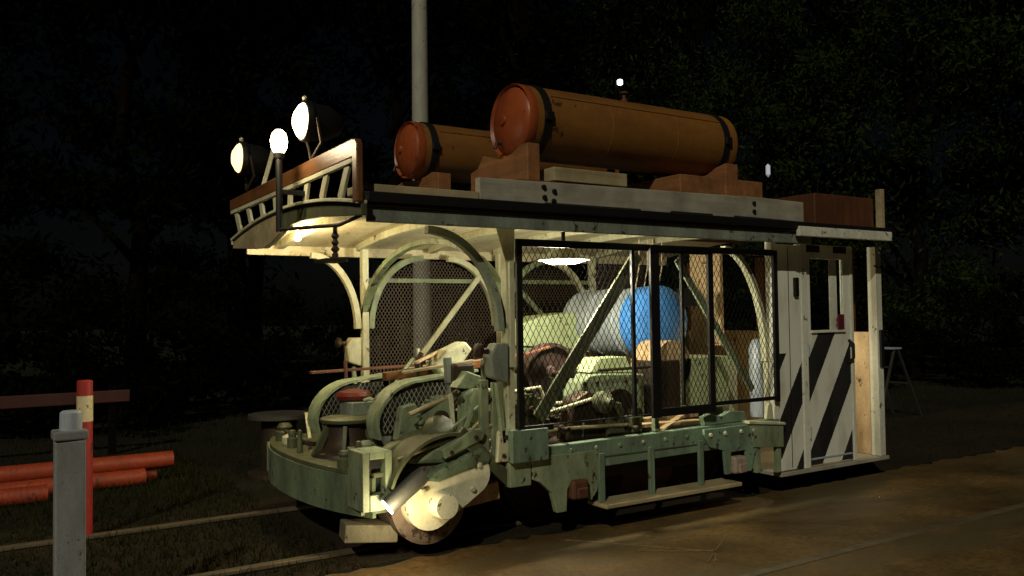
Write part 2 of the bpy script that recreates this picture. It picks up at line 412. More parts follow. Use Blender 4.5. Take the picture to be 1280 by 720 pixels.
spots = [('b', -10.5, 12), ('b', -7, 11), ('b', -3.6, 12.2), ('b', -.6, 10.6), ('b', 1.6, 12.6), ('b', 5.2, 13.2), ('b', 7.6, 11.2), ('m', 10.6, 11.4), ('m', 12.8, 8.6), ('m', 15.2, 6.6), ('b', 17.5, 9.6), ('b', 18.5, 4.6), ('b', -5, 16.5), ('b', 3.2, 17), ('b', 10.5, 16), ('b', 15.5, 13.5), ('b', 22, 7), ('b', 21.5, 2.4)]
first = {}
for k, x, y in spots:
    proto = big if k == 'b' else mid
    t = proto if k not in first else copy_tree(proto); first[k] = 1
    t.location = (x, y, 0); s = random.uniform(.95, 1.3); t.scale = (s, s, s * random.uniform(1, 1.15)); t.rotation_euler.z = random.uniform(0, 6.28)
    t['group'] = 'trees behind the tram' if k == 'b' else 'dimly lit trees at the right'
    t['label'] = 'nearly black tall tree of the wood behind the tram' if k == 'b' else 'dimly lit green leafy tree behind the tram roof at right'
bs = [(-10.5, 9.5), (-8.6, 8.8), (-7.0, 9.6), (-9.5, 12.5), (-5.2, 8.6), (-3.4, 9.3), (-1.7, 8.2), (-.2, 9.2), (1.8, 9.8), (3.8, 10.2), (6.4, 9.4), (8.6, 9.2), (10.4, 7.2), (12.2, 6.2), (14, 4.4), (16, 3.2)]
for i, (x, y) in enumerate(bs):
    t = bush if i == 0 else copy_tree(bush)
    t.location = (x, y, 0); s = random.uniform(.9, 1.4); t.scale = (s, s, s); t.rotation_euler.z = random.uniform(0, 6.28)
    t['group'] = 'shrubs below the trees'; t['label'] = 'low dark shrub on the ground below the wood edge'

# ------------------------------------------------------------------ background things
e = empty('utility_pole', (3.0, 7.2, 0), 'tall pale grey utility pole standing behind the tram', 'pole')
MB().tube([(3.0, 7.2, 0), (3.0, 7.2, 4.5), (3.02, 7.2, 9.4)], [.150, .132, .118], 20).build('pole', M['polegrey'], e, True)
b = MB(); b.box(2.95, 3.05, 6.5, 7.9, 9.0, 9.1)
b.build('cross_arm', M['bark'], e, bevel=.01)
def street_lamp(px, py, pz, label, mat, r, hh):
    e = empty('street_lamp', (px, py, 0), label, 'lamp')
    MB().tube([(px, py + .12, 0), (px, py + .12, pz + .2), (px, py, pz + .24)], [.05, .022, .018], 8).build('post', M['bark'], e, True)
    MB().lathe([(.02, .24), (r * 1.25, hh * .5 + .03), (r * 1.3, hh * .5)], (px, py, pz)).build('hood', M['bark'], e, True)
    MB().lathe([(.001, -hh * .5), (r, -hh * .3), (r, hh * .3), (.001, hh * .5)], (px, py, pz), seg=14).build('glass', mat, e, True)
# pale folding trestle on the right
e = empty('step_ladder', (8.0, 2.6, 0), 'grey folding step ladder standing in the dark right of the cab', 'ladder')
X0, Y0, H = 8.05, 2.6, .98
b = MB()
for dy in (-.22, .22): b.bar((X0 - .5, Y0 + dy, 0), (X0 - .04, Y0 + dy * .8, H), .035, .02)
for k in (.25, .5, .75): b.bar((X0 - .5 + .46 * k, Y0 - .2, H * k), (X0 - .5 + .46 * k, Y0 + .2, H * k), .05, .02)
b.build('front_frame', M['far'], e)
b = MB()
for dy in (-.22, .22): b.bar((X0 + .5, Y0 + dy, 0), (X0 + .04, Y0 + dy * .8, H), .035, .02)
b.bar((X0 + .27, Y0 - .2, H * .5), (X0 + .27, Y0 + .2, H * .5), .03, .02); b.build('rear_frame', M['far'], e)
MB().box(X0 - .11, X0 + .11, Y0 - .2, Y0 + .2, H, H + .025).build('top_step', M['steel'], e, bevel=.005)

# red and cream bollard, grey post, pipes, red rail, dark drum
e = empty('marker_post', (-2.33, 2.0, 0), 'round red marker post with a cream band, behind the grey post', 'post')
px, py = -2.33, 2.0
MB().lathe([(.052, 0), (.052, .83)], (px, py, 0)).build('lower_tube', M['redpaint'], e, True)
MB().lathe([(.0535, .83), (.0535, 1.012)], (px, py, 0)).build('reflective_band', M['creamband'], e, True)
MB().lathe([(.052, 1.012), (.052, 1.115), (.045, 1.122), (.0, 1.124)], (px, py, 0)).build('cap', M['redpaint'], e, True)
e = empty('grey_post', (-2.6, 0, 0), 'grey painted timber post with a thinner top, nearest the camera at left', 'post')
MB().prism([(-2.69, -.06), (-2.55, -.07), (-2.545, .06), (-2.685, .065)], 'z', 0, .96).build('shaft', M['postgrey'], e, bevel=.012)
MB().box(-2.695, -2.54, -.075, .07, .96, 1.005).build('collar', M['postgrey'], e, bevel=.008)
MB().lathe([(.052, 1.005), (.05, 1.09), (.04, 1.1), (0, 1.102)], (-2.612, 0, 0)).build('cap', M['steel'], e, True)
def pipe(x0, x1, y, z, r, label):
    b = MB(); k = int((x1 - x0) / .045); prof = []
    for i in range(k): prof += [(r, x0 + i * .045), (r, x0 + i * .045 + .03), (r * .988, x0 + i * .045 + .036), (r * .988, x0 + i * .045 + .042)]
    prof = [(r * .8, x0 + .05), (r * .8, x0)] + prof + [(r, x1), (r * .82, x1), (r * .82, x1 - .25), (0, x1 - .25)]
    o = b.lathe(prof, (0, y, z), (1, 0, 0), 24).build('pipe', M['redpipe'], None, True); settle(o); tag(o, label, 'pipe', 'red pipes lying in a heap')
pipe(-7.5, -1.36, 3.92, .208, .078, 'red ribbed pipe on top of the other red pipes at left')
pipe(-7.6, -1.62, 3.84, .078, .078, 'red ribbed pipe on the ground, just in front of and under the top red pipe')
pipe(-7.3, -1.50, 4.00, .078, .078, 'red ribbed pipe on the ground at the back, under the top red pipe')
pipe(-7.4, -2.45, 3.52, .078, .078, 'shorter red ribbed pipe lying alone on the grass nearest the camera')
e = empty('barrier_rail', (-3.2, 6.0, 0), 'dim red horizontal barrier rail on posts behind the red pipes', 'barrier')
MB().box(-8, -1.42, 5.98, 6.02, .60, .74).build('rail', M['dimred'], e, bevel=.01)
for x in (-1.6, -3.6, -5.6): MB().box(x - .04, x + .04, 6.022, 6.09, 0, .8).build('post', M['bark'], e)
e = empty('cable_drum', (-.42, 3.6, 0), 'dark wooden cable drum standing behind the tram bumper', 'drum')
MB().lathe([(.30, .56), (.30, .60), (.05, .604)], (-.42, 3.6, 0)).build('top_flange', M['far'], e, True, label='pale round top flange')
MB().lathe([(.17, .04), (.17, .56)], (-.42, 3.6, 0)).build('core', M['dark'], e, True)
MB().lathe([(.30, 0), (.30, .04), (.1, .041)], (-.42, 3.6, 0)).build('base_flange', M['dark'], e, True)

# ------------------------------------------------------------------ the tram
T = empty('works_tram', (1.5, 1.225, 0), 'green and cream works tram with mesh sides, roof tanks and striped cab', 'tram')
YN, YF = 0.0, 2.45
def P(b, name, mat, smooth=False, bevel=0, parent=None, label=None): return b.build(name, M[mat], parent or T, smooth, bevel, label)

# roof
def roof_z(y, base=2.215, rise=.12): return base + rise * (1 - ((y - 1.225) / 1.44) ** 2)
ys = [-.2 + 2.85 * i / 20 for i in range(21)]
roof = P(MB().strip([(y, roof_z(y)) for y in ys], -1.13, 3.90, .035, 'x'), 'roof', 'ceiling', True)
P(MB().strip([(y, roof_z(y) + .012) for y in ys], -1.14, 3.91, .010, 'x'), 'roof_cover', 'grey', True, 0, roof)
for x in (-.75, -.02, .72, 1.45, 2.1, 2.76): P(MB().strip([(y, roof_z(y) - .036) for y in ys[1:-1]], x - .03, x + .03, .06, 'x'), 'roof_beam', 'cream', False, .004, roof)
P(MB().box(-1.1, 2.86, -.215, -.18, 2.10, 2.19), 'cornice', 'grey', False, .006, roof)
P(MB().box(-1.0, 3.9, 2.63, 2.665, 2.10, 2.21), 'cornice', 'ceiling', False, .006, roof)
P(MB().box(-1.12, 3.9, -.235, -.202, 2.192, 2.212), 'trim_strip', 'redbrown', False, .003, roof)
P(MB().box(-1.12, 3.91, -.262, -.202, 2.214, 2.272), 'gutter', 'black', False, .008, roof)
P(MB().box(-1.12, -.34, -.20, .05, 2.275, 2.325), 'walkway_board', 'tanwood', False, .006, roof, 'olive grey walkway board')
bd = P(MB().prism([(-.335, 2.276), (.15, 2.276), (.18, 2.285), (1.0, 2.287), (1.02, 2.272), (1.28, 2.272), (1.30, 2.29), (1.72, 2.290), (1.74, 2.276), (1.95, 2.276), (1.97, 2.290), (2.785, 2.280), (2.785, 2.445), (2.3, 2.452), (-.335, 2.418)], 'y', -.2, -.14), 'side_board', 'greyboard', False, .006, None, 'long pale grey board along the roof edge')
for x, z in ((.155, 2.388), (.24, 2.365), (.16, 2.320), (.235, 2.30), (2.18, 2.40), (2.18, 2.335)): P(MB().lathe([(.018, 0), (.016, .014), (0, .016)], (x, -.2, z), (0, -1, 0), 8), 'bolt', 'black', False, 0, bd)
P(MB().box(3.02, 3.84, -.13, 1.6, 2.28, 2.55), 'roof_box', 'boxwood', False, .008, None, 'brown boarded box over the cab roof')
P(MB().box(3.85, 3.90, -.20, -.14, 2.275, 2.63), 'box_post', 'tanwood', False, .004)
# front hood fascia and railing
def arch_z(y, lo, rise): return lo + rise * (1 - ((y - 1.05) / 1.38) ** 2)
yf = [-.30 + 2.7 * i / 22 for i in range(23)]
low = [(-.30, 2.125), (.0, 2.15), (.4, 2.185), (.75, 2.195), (.95, 2.185), (1.15, 2.15), (1.35, 2.10), (1.55, 2.07), (1.9, 2.09), (2.4, 2.13)]
fas = P(MB().prism([(y, arch_z(y, 2.185, .12)) for y in yf if y < 1.2] + [p for p in low[::-1] if p[0] < 1.2], 'x', -1.175, -1.14), 'front_fascia', 'olive', False, .004)  # unlit near half: its shade is put into the darker paint
P(MB().prism([(y, arch_z(y, 2.185, .12)) for y in yf if y > 1.1] + [p for p in low[::-1] if p[0] > 1.1], 'x', -1.18, -1.135), 'fascia_lit_half', 'tanwood', False, .004, fas)  # far half of the same fascia, lamp light put into the paler colour
P(MB().strip([(y, arch_z(y, 2.205, .12)) for y in yf], -1.20, -1.138, .02, 'x'), 'fascia_moulding', 'cream', False, .003, fas)
rl = P(MB().prism([(-.31, 2.20), (-.235, 2.20), (-.235, 2.46), (2.34, 2.44), (2.40, 2.44), (2.40, 2.53), (-.24, 2.57), (-.285, 2.56), (-.31, 2.53)], 'x', -1.205, -1.165), 'front_railing', 'brownwood', False, .008)
P(MB().bar((-1.19, -.235, 2.445), (-1.19, 2.38, 2.425), .03, .028), 'lower_rail', 'cream', False, .003, rl)
for i in range(8):
    y = -.14 + 2.42 * i / 7; lean = (y - 1.05) * -.11
    P(MB().bar((-1.185, y + lean, arch_z(y + lean, 2.20, .12)), (-1.185, y, 2.435), .068, .018, (1, 0, 0)), 'picket', 'cream', False, .002, rl)
# black pole, gong bracket
pl = P(MB().tube([(-1.36, .60, 2.10), (-1.36, .60, 2.61)], .022, 10), 'lamp_pole', 'black', True)
P(MB().tube([(-1.36, .60, 2.115), (-1.30, .34, 2.105), (-1.19, -.0, 2.095), (-1.12, -.16, 2.14)], .012, 8), 'stay_rod', 'dark', True, 0, pl)
P(MB().lathe([(.0, 0), (.02, .0), (.02, .03), (.012, .04), (.028, .06), (.012, .08), (.024, .10), (.012, .12), (.026, .14), (.014, .16), (.014, .2), (.02, .21), (0, .215)], (-1.17, .12, 1.90)), 'gong_striker', 'dark', True, 0, pl)
P(MB().box(-1.24, -1.1, .1, .3, 1.885, 1.905), 'striker_foot', 'dark', False, .004, pl)
mb_ = P(MB().lathe([(.0, -.005), (.035, 0), (.05, .03), (.055, .075), (.045, .12), (.022, .145), (0, .15)], (-1.36, .60, 2.615), seg=18), 'marker_bulb', 'bulb', True)
P(MB().lathe([(.03, -.03), (.038, .0), (.03, .006)], (-1.36, .60, 2.605)), 'bulb_holder', 'black', True, 0, mb_)
P(MB().bar((-1.36, .60, 2.36), (-1.19, .60, 2.36), .03, .03), 'pole_arm', 'black', False, .003, pl)
# headlights
HL = None
for y, lens in ((.47, 'lens'), (1.95, 'lenswarm')):
    c = (-1.215, y + .02, 2.81)
    h = P(MB().lathe([(.127, -.03), (.135, 0), (.132, .02), (.122, .03), (.112, .14), (.07, .22), (.02, .25), (0, .25)], c, (1, 0, 0)), 'headlight', 'black', True)
    P(MB().lathe([(0, -.085), (.06, -.075), (.105, -.045), (.122, -.02)], c, (1, 0, 0)), 'lens', lens, True, 0, h)
    P(MB().tube([(-1.195, y - .122, 2.81), (-1.16, y - .10, 2.66), (-1.185, y + .02, 2.56)], .011, 8), 'yoke', 'dark', True, 0, h)
    P(MB().tube([(-1.195, y + .162, 2.81), (-1.16, y + .13, 2.66), (-1.185, y + .02, 2.56)], .011, 8), 'yoke', 'dark', True, 0, h)
    if y > 1: P(MB().bar((-1.0, y - .12, 2.92), (-1.15, y - .30, 2.545), .035, .012), 'stay', 'cream', False, .002, h)
    P(MB().lathe([(.012, 0), (.018, .02), (.0, .035)], (-1.225, y + .02, 2.945)), 'knob', 'cream', True, 0, h)

# posts and arched brackets
for y in (.02, 2.43):
    for x in (0, 1.45, 2.62):
        if y < 1 and x == 1.45: continue
        P(MB().box(x - .03, x + .03, y - .035, y + .035, .62, 2.16), 'side_post', 'cream' if y > 1 or x == 0 else 'white', False, .006)
P(MB().prism([(-.12, 2.16), (.04, 2.16), (.035, 1.9), (-.035, 1.9)], 'y', -.022, -.016), 'post_head_plate', 'cream', False, .003)
P(MB().box(-.02, .018, -.045, -.017, 1.2, 1.9), 'post_strap', 'cream', False, .003)
def bracket(x, y, sgn, r=.56, rz=.68, top=2.12, t=.055, mat='mint'):
    pts = [(x + sgn * (r - r * math.cos(R(a))), top - rz + rz * math.sin(R(a))) for a in [90 * i / 14 for i in range(15)]]
    if sgn < 0: pts = pts[::-1]
    P(MB().strip(pts, y - .03, y + .03, t), 'arched_bracket', mat, False, .005)
bracket(-.04, .02, -1, mat='archgrey', t=.05); bracket(-.04, 2.43, -1, .46, mat='cream')
for x in (0.03, 1.48): bracket(x, 2.43, 1, mat='mint')
for x in (1.42, 2.59): bracket(x, 2.43, -1, mat='cream')
bracket(2.60, .06, -1, .5, .95, 2.08, .045, 'cream')
P(MB().box(2.575, 2.62, .035, .085, .66, 1.13), 'curved_post_foot', 'cream', False, .004)
# end arch across the front
pts = [(1.225 + 1.2 * math.cos(R(a)), 1.45 + .66 * math.sin(R(a))) for a in range(0, 181, 9)]
P(MB().strip(pts, -.03, .03, .045, 'x'), 'end_arch', 'mint', False, .004)
# diagonal braces
P(MB().bar((.27, .07, .83), (1.20, .07, 1.99), .02, .10, (0, 0, 1)), 'diagonal_brace', 'brace', False, .004)
P(MB().bar((1.60, .07, 1.96), (2.42, .07, .90), .02, .06, (0, 0, 1)), 'diagonal_brace', 'mint', False, .004)
P(MB().bar((.40, 2.40, 1.0), (1.26, 2.40, 2.0), .03, .05), 'diagonal_brace', 'cream', False, .004)
P(MB().bar((1.50, 2.40, 1.95), (2.4, 2.40, 1.1), .03, .05), 'diagonal_brace', 'mint', False, .004)

# mesh screens on the near side
def screen(x0, x1, z0, z1, y, bars, inside=None, mat='wireblack', w=.03, px=.047, pz=.083, ww=.0036):
    b = MB(); lattice(b, x0, x1, z0, z1, y, inside, px, pz, ww); s = P(b, 'mesh_screen', mat)
    if bars:
        f = MB()
        for (ax, az, bx, bz, bw) in bars: f.bar((ax, y - .016, az), (bx, y - .016, bz), bw, .025, (0, 1, 0))
        P(f, 'screen_frame', 'black' if mat == 'wireblack' else mat, False, .003, s)
    return s
screen(.05, 1.2, .80, 2.03, -.03, [(.052, .77, .052, 2.05, .045), (.03, 2.03, 1.22, 2.03, .05), (.075, .785, .31, .785, .04), (.31, .80, 1.19, .80, .008), (1.045, .80, 1.045, 2.005, .028)])
g = screen(1.22, 1.80, .83, 2.00, -.065, [(1.225, .775, 1.225, 2.05, .085), (1.50, .85, 1.50, 2.0, .024), (1.80, .775, 1.80, 2.05, .055), (1.27, .81, 1.77, .81, .06), (1.27, 2.02, 1.77, 2.02, .06)])
g['label'] = 'sliding mesh gate with heavy black frame'
screen(1.82, 2.58, .83, 2.03, -.03, [(2.59, .80, 2.59, 2.05, .05), (1.825, 2.03, 2.565, 2.03, .05), (1.825, .832, 2.565, .832, .03)])
# far side mesh with arched tops
def bay(xa, xb): return lambda x, z: z < 1.42 + .64 * math.sin(math.acos(max(-1, min(1, (x - (xa + xb) / 2) / ((xb - xa) / 2)))))
screen(.04, 1.41, 1.02, 2.07, 2.46, [], bay(.02, 1.43), 'farmesh', px=.036, pz=.055, ww=.006)
screen(1.49, 2.58, 1.02, 2.07, 2.46, [], bay(1.47, 2.6), 'farmesh', px=.036, pz=.055, ww=.006)
screen(2.66, 3.4, 1.02, 2.07, 2.46, [], None, 'farmesh', px=.036, pz=.055, ww=.006)
P(MB().box(.04, 2.58, 2.44, 2.475, 1.86, 1.90), 'far_rail', 'mint', False, .003)

# underframe
sl = P(MB().prism([(.26, .50), (.75, .46), (2.33, .475), (2.64, .45), (2.64, .655), (1.95, .66), (.26, .645)], 'y', -.02, .05), 'sill', 'sill', False, .006)
for x in [.48 + .22 * i for i in range(9)]: P(MB().lathe([(.017, 0), (.014, .012), (0, .014)], (x, -.02, .60), (0, -1, 0), 8), 'bolt', 'mint', False, 0, sl)
P(MB().box(.3, 1.9, -.026, -.021, .525, .535), 'sill_flange', 'olive', False, .001, sl)
P(MB().box(-.2, 2.64, 2.40, 2.47, .45, .66), 'sill', 'mint', False, .006)
P(MB().box(-.15, 2.64, .06, 2.39, .56, .62), 'floor', 'dark', False, .004)
P(MB().box(-.04, .25, -.085, -.025, .572, .785), 'corner_box', 'sill', False, .006)
P(MB().box(-.03, .14, -.03, .04, .405, .568), 'corner_block', 'mint', False, .006)
g1 = P(MB().prism([(.15, .585), (.15, .44), (.22, .41), (.31, .33), (.35, .19), (.43, .19), (.44, .34), (.47, .385), (.60, .385), (.64, .34), (.65, .24), (.70, .30), (.735, .44), (.735, .585)], 'y', -.03, .02), 'axle_guard', 'mint', False, .005)
P(MB().prism([(1.74, .64), (1.74, .60), (1.80, .50), (1.95, .46), (1.97, .27), (2.02, .27), (2.03, .44), (2.20, .44), (2.21, .27), (2.26, .27), (2.30, .40), (2.36, .46), (2.36, .64)], 'y', -.05, -.022), 'axle_guard', 'sill', False, .005)
b = MB()
for x in (1.80, 1.96, 2.14, 2.28): b.lathe([(.018, 0), (.015, .015), (0, .018)], (x, -.05, .595), (0, -1, 0), 8)
P(b, 'guard_bolts', 'cream', True)
for x in (.53, 2.12):
    ab = P(MB().box(x - .07, x + .07, -.07, .05, .265, .40), 'axle_box', 'rust' if x < 1 else 'pinkgrey', False, .02)
    P(MB().box(x - .045, x + .045, -.095, -.072, .275, .35), 'axle_box_lid', 'rust' if x < 1 else 'pinkgrey', False, .012, ab)
    P(MB().lathe([(.045, .05), (.045, 2.40)], (x, 0, .345), (0, 1, 0), 16), 'axle', 'dark', True)
    for y, s in ((.5, 1), (1.94, -1)):
        w = P(MB().lathe([(.05, -.06), (.06, -.05), (.09, -.03), (.25, -.02), (.27, -.05), (.31, -.05), (.312, .035), (.335, .045), (.335, .065), (.27, .065), (.25, .02), (.09, .03), (.05, .06)], (x, y, .347), (0, s, 0), 40), 'wheel', 'dark', True)
for y in (.15, 2.2): P(MB().bar((.2, y, .40), (2.5, y, .40), .08, .09), 'truck_beam', 'dark', False, .005)
P(MB().lathe([(.16, 0), (.16, .5), (.10, .53), (.04, .54), (0, .54)], (1.12, .35, .33), (1, 0, 0)), 'air_reservoir', 'rust', True)
P(MB().box(1.0, 1.75, .5, 1.6, .15, .5), 'motor_casing', 'dark', False, .03)
st = P(MB().box(.70, 2.06, -.13, .09, .185, .215), 'step_board', 'tanwood', False, .006)
for x in (.735, 1.205, 1.71): P(MB().box(x - .025, x + .025, -.045, -.021, .216, .56), 'hanger', 'sill', False, .004, st)
bx = P(MB().prism([(2.24, .645), (2.64, .61), (2.64, .425), (2.28, .455)], 'y', -.06, .03), 'seat_box', 'mint', False, .004)
P(MB().prism([(2.215, .672), (2.655, .628), (2.655, .607), (2.215, .648)], 'y', -.075, .04), 'seat_box_lid', 'cream', False, .004, bx)
P(MB().prism([(2.47, .665), (2.56, .655), (2.545, .78), (2.515, .80), (2.49, .77)], 'y', -.03, .0), 'pedal', 'cream', False, .006)
for x, z in ((2.33, .24), (2.58, .22)): P(MB().box(x, x + .05, -.04, .0, z, z + .21), 'seat_box_leg', 'mint', False, .004)
P(MB().prism([(1.80, .66), (2.28, .665), (2.25, .74), (2.08, .755), (1.98, .72), (1.86, .75), (1.78, .73)], 'y', .0, .05), 'bracket_plate', 'sill', False, .005)
b = MB()
b.bar((1.22, .18, .69), (1.85, .10, .685), .09, .03); b.bar((1.30, .32, .70), (1.95, .25, .72), .08, .035); b.bar((1.4, .05, .665), (1.75, .2, .73), .05, .02)
P(b, 'packing_boards', 'peach', False, .004)
P(MB().box(1.28, 1.32, .0, .04, .66, .80), 'stanchion', 'mint', False, .004)

# front platform
fb = []
for i in range(25):
    t = -1 + 2 * i / 24; fb.append((-.95 - .20 * (1 - abs(t) ** 2.4), 1.12 + 1.02 * t))
bm_ = P(MB().strip(fb, .31, .555, .03, 'z'), 'bumper', 'bumper', True, .004)
P(MB().prism([(x + .012, y) for x, y in fb] + [(-.1, 2.14), (-.1, .1)], 'z', .556, .585), 'front_deck', 'olive', False, .004)
for ya in (.16, 2.05): P(MB().box(-1.0, -.1, ya, ya + .04, .32, .55), 'deck_frame', 'mint', False, .004)
b = MB()
b.box(-1.03, -.985, .06, .30, .36, .72).box(-.88, -.835, .06, .30, .36, .72).box(-.983, -.882, .06, .30, .675, .72).box(-.983, -.882, .06, .30, .36, .46)
tb = P(b, 'coupler_pocket', 'mint', False, .005)
P(MB().box(-.982, -.883, .13, .295, .461, .674), 'pocket_back', 'black', False, 0, tb)
cp = P(MB().lathe([(.26, .586), (.25, .61), (.19, .64), (.16, .70), (.155, .80), (.17, .812)], (-.77, .92, 0)), 'capstan', 'dark', True)
P(MB().lathe([(.195, .813), (.2, .822), (.2, .836), (.19, .843), (0, .845)], (-.77, .92, 0)), 'top_plate', 'olive', True, 0, cp)
P(MB().tube([(-.62, .86, .84), (-.60, .84, .90), (-.6, .84, .95), (-.63, .87, .965), (-.66, .9, .95)], .014, 8), 'hook', 'mint', True, 0, cp)
b = MB()
for a in range(0, 360, 60): b.bar((-.77 + .15 * math.cos(R(a)), .92 + .15 * math.sin(R(a)), .79), (-.77 + .25 * math.cos(R(a)), .92 + .25 * math.sin(R(a)), .59), .03, .05)
P(b, 'ribs', 'olive', False, .004, cp)
for x, y, r, h in ((-.93, 1.85, .07, .14), (-1.0, 1.45, .04, .13), (-1.03, 1.2, .022, .16), (-1.0, .42, .05, .11), (-.93, .36, .03, .17), (-.60, .40, .045, .16)):
    P(MB().lathe([(r, .586), (r, .586 + h * .5), (r * .7, .586 + h * .6), (r * .85, .586 + h * .75), (r * .6, .586 + h * .95), (0, .586 + h)], (x, y, 0), seg=14), 'deck_fitting', 'olive', True)
P(MB().box(-.72, -.42, .98, 1.22, .586, .93), 'switch_box', 'grey', False, .008)
# belt guards
def guard(y0, y1, xf, xr, ztop, zb):
    pts = [(xf + .02, zb)] + [(xf + .0 + .34 - .34 * math.cos(R(a)), ztop - .34 + .02 + .30 * math.sin(R(a))) for a in range(0, 91, 9)] + [(xr, ztop + .03)]
    gd = P(MB().strip(pts, y0, y1, .018), 'belt_guard', 'mint', True, .003)
    b = MB()
    def ins(x, z):
        if x < xf + .05 or x > xf + .56: return False
        if x > xf + .34: return z < ztop - .05
        dx = (xf + .34 - x) / .34; return z < ztop - .34 + .30 * math.sqrt(max(0, 1 - dx * dx)) - .04
    lattice(b, xf + .03, xf + .55, zb + .04, ztop, y0 + .012, ins, .036, .062, .004)
    P(b, 'guard_mesh', 'grey', False, 0, gd)
    prof = [(x, z) for x, z in pts[1:-1]]
    P(MB().prism([(xf + .06, zb + .02)] + [(x + .03, z - .03) for x, z in prof] + [(xf + .55, ztop - .03), (xf + .55, zb + .02)], 'y', y0 + .03, y0 + .04), 'guard_side', 'dark', False, 0, gd)
guard(.50, .68, -.74, .05, 1.13, .72)
guard(1.30, 1.50, -.87, -.05, 1.09, .68)
P(MB().bar((-.55, .80, 1.12), (.70, .80, 1.22), .07, .06), 'timber_rail', 'brownwood', False, .005)
P(MB().bar((-.80, 1.62, 1.12), (.2, 1.62, 1.14), .05, .02), 'flat_bar', 'rust', False, .003)
P(MB().bar((-.2, .42, .6), (-.235, .42, 1.08), .035, .02).bar((-.235, .42, 1.08), (-.245, .42, 1.26), .05, .04), 'brake_lever', 'grey', False, .004)
P(MB().box(-.25, -.09, .30, .38, 1.0, 1.22), 'controller', 'dark', False, .02)
b = MB(); b.tube([(-.80, .06, .66), (-.30, .05, .78), (-.03, .04, .84)], .011, 8); b.tube([(-.75, .1, .63), (-.03, .06, .73)], .009, 8); b.tube([(-.6, .3, .9), (-.2, .35, 1.02), (.1, .3, 1.02)], .018, 8)
P(b, 'brake_rods', 'tanwood', True)
P(MB().bar((-.38, .02, .80), (-.0, .02, .44), .03, .085, (0, 0, 1)), 'corner_strut', 'olive', False, .004)
P(MB().box(-.21, -.15, .03, .07, .56, 1.12).box(-.12, -.06, .03, .06, .56, 1.1), 'corner_uprights', 'mint', False, .004)
for y, mt in ((0.0, 'grey'), (2.46, 'cream')):
    vb = P(MB().prism([(-.16, 1.14), (-.04, 1.10), (-.035, 1.36), (-.13, 1.36), (-.18, 1.28)], 'y', y - .05, y + .06), 'valve_box', mt, False, .012)
    P(MB().lathe([(.02, 0), (.02, .05), (.045, .055), (.048, .085), (.02, .10), (0, .10)], (-.17, y, 1.31), (-1, 0, .1), 16), 'knob', 'redbrown' if y < 1 else 'dark', True, 0, vb)
    P(MB().bar((-.10, y, 1.1), (-.06, y, .70), .03, .04), 'valve_pipe', 'mint', False, .004, vb)
# hoses, levers and small gear crowding the platform
def hose(pts, rad, mat, name='hose'):
    P(MB().tube(pts, rad, 8), name, mat, True)
def curve(a, c, sag, n=10):
    a, c = Vector(a), Vector(c)
    return [tuple(a.lerp(c, i / n) + Vector((0, 0, -sag * 4 * (i / n) * (1 - i / n)))) for i in range(n + 1)]
hose(curve((-.95, 1.85, .68), (-.80, 1.25, .62), .05), .018, 'dark'); hose(curve((-.62, .42, .72), (-.22, .33, 1.0), .08), .02, 'dark')
hose(curve((-.40, .75, .95), (.05, .72, .98), .12), .022, 'rust'); hose(curve((-.85, .35, .72), (-.55, .20, .70), .06), .018, 'olive')
hose(curve((-.3, 1.0, 1.0), (.3, 1.0, 1.05), .05), .03, 'dark', 'pipe'); hose([(-.30, .78, .6), (-.30, .78, 1.22), (-.26, .78, 1.28)], .02, 'dark', 'lever')
hose([(-.12, 1.05, .6), (-.16, 1.05, 1.30)], .016, 'cream', 'lever'); hose([(-.45, .86, .6), (-.47, .86, 1.08), (-.44, .86, 1.13)], .015, 'mint', 'lever')
hose([(-.5, 1.6, .6), (-.52, 1.6, 1.2)], .015, 'rust', 'lever')
P(MB().box(-.36, -.20, .70, .90, .95, 1.10), 'relay_box', 'rust', False, .012)
P(MB().box(-.12, .02, .80, 1.10, .95, 1.24), 'relay_box', 'redbrown', False, .012)
P(MB().box(-.42, -.30, .22, .34, .70, .84), 'bracket_block', 'olive', False, .012)
P(MB().box(-.96, -.86, .40, .50, .586, .70), 'bracket_block', 'olive', False, .012)
P(MB().lathe([(.055, 0), (.06, .03), (.055, .10), (.03, .12), (0, .12)], (-.80, .55, .60), seg=16), 'oil_cup', 'mint', True)
P(MB().lathe([(.05, 0), (.06, .02), (.06, .06), (.0, .09)], (-.97, 1.6, .586), seg=16), 'oil_cup', 'cream', True)
P(MB().bar((-.55, .44, .78), (-.02, .40, .93), .05, .03), 'link_bar', 'tanwood', False, .006)
P(MB().bar((-.35, .13, .60), (-.20, .10, 1.06), .045, .03), 'link_bar', 'mint', False, .006)
P(MB().lathe([(.10, 0), (.12, .01), (.12, .05), (.04, .06), (.04, .10), (0, .10)], (-.30, .26, .62), (0, -1, .2), 22), 'crank_disc', 'rust', True)
for x, z in ((.30, .70), (.48, .74), (1.12, .70)):
    P(MB().lathe([(.03, -.05), (.03, .06), (.018, .065), (.018, .12), (0, .12)], (x, .12, z), (0, -1, 0), 14), 'shaft_end', 'dark', True)
hose([(.95, .25, 1.12), (1.6, .3, 1.12)], .012, 'dark', 'pipe')
P(MB().box(.30, .42, .3, .5, .62, .82), 'bracket_block', 'dark', False, .012)
P(MB().box(1.10, 1.20, .05, .16, .66, .78), 'bracket_block', 'olive', False, .01)
P(MB().prism([(-.18, 1.12), (-.02, 1.18), (.08, 1.30), (.02, 1.36), (-.14, 1.30), (-.24, 1.20)], 'y', .62, .76), 'pale_housing', 'cream', False, .02)
P(MB().prism([(-.26, .72), (-.10, .72), (-.06, .98), (-.16, 1.06), (-.24, 1.02)], 'y', .20, .30), 'pale_housing', 'mint', False, .02)
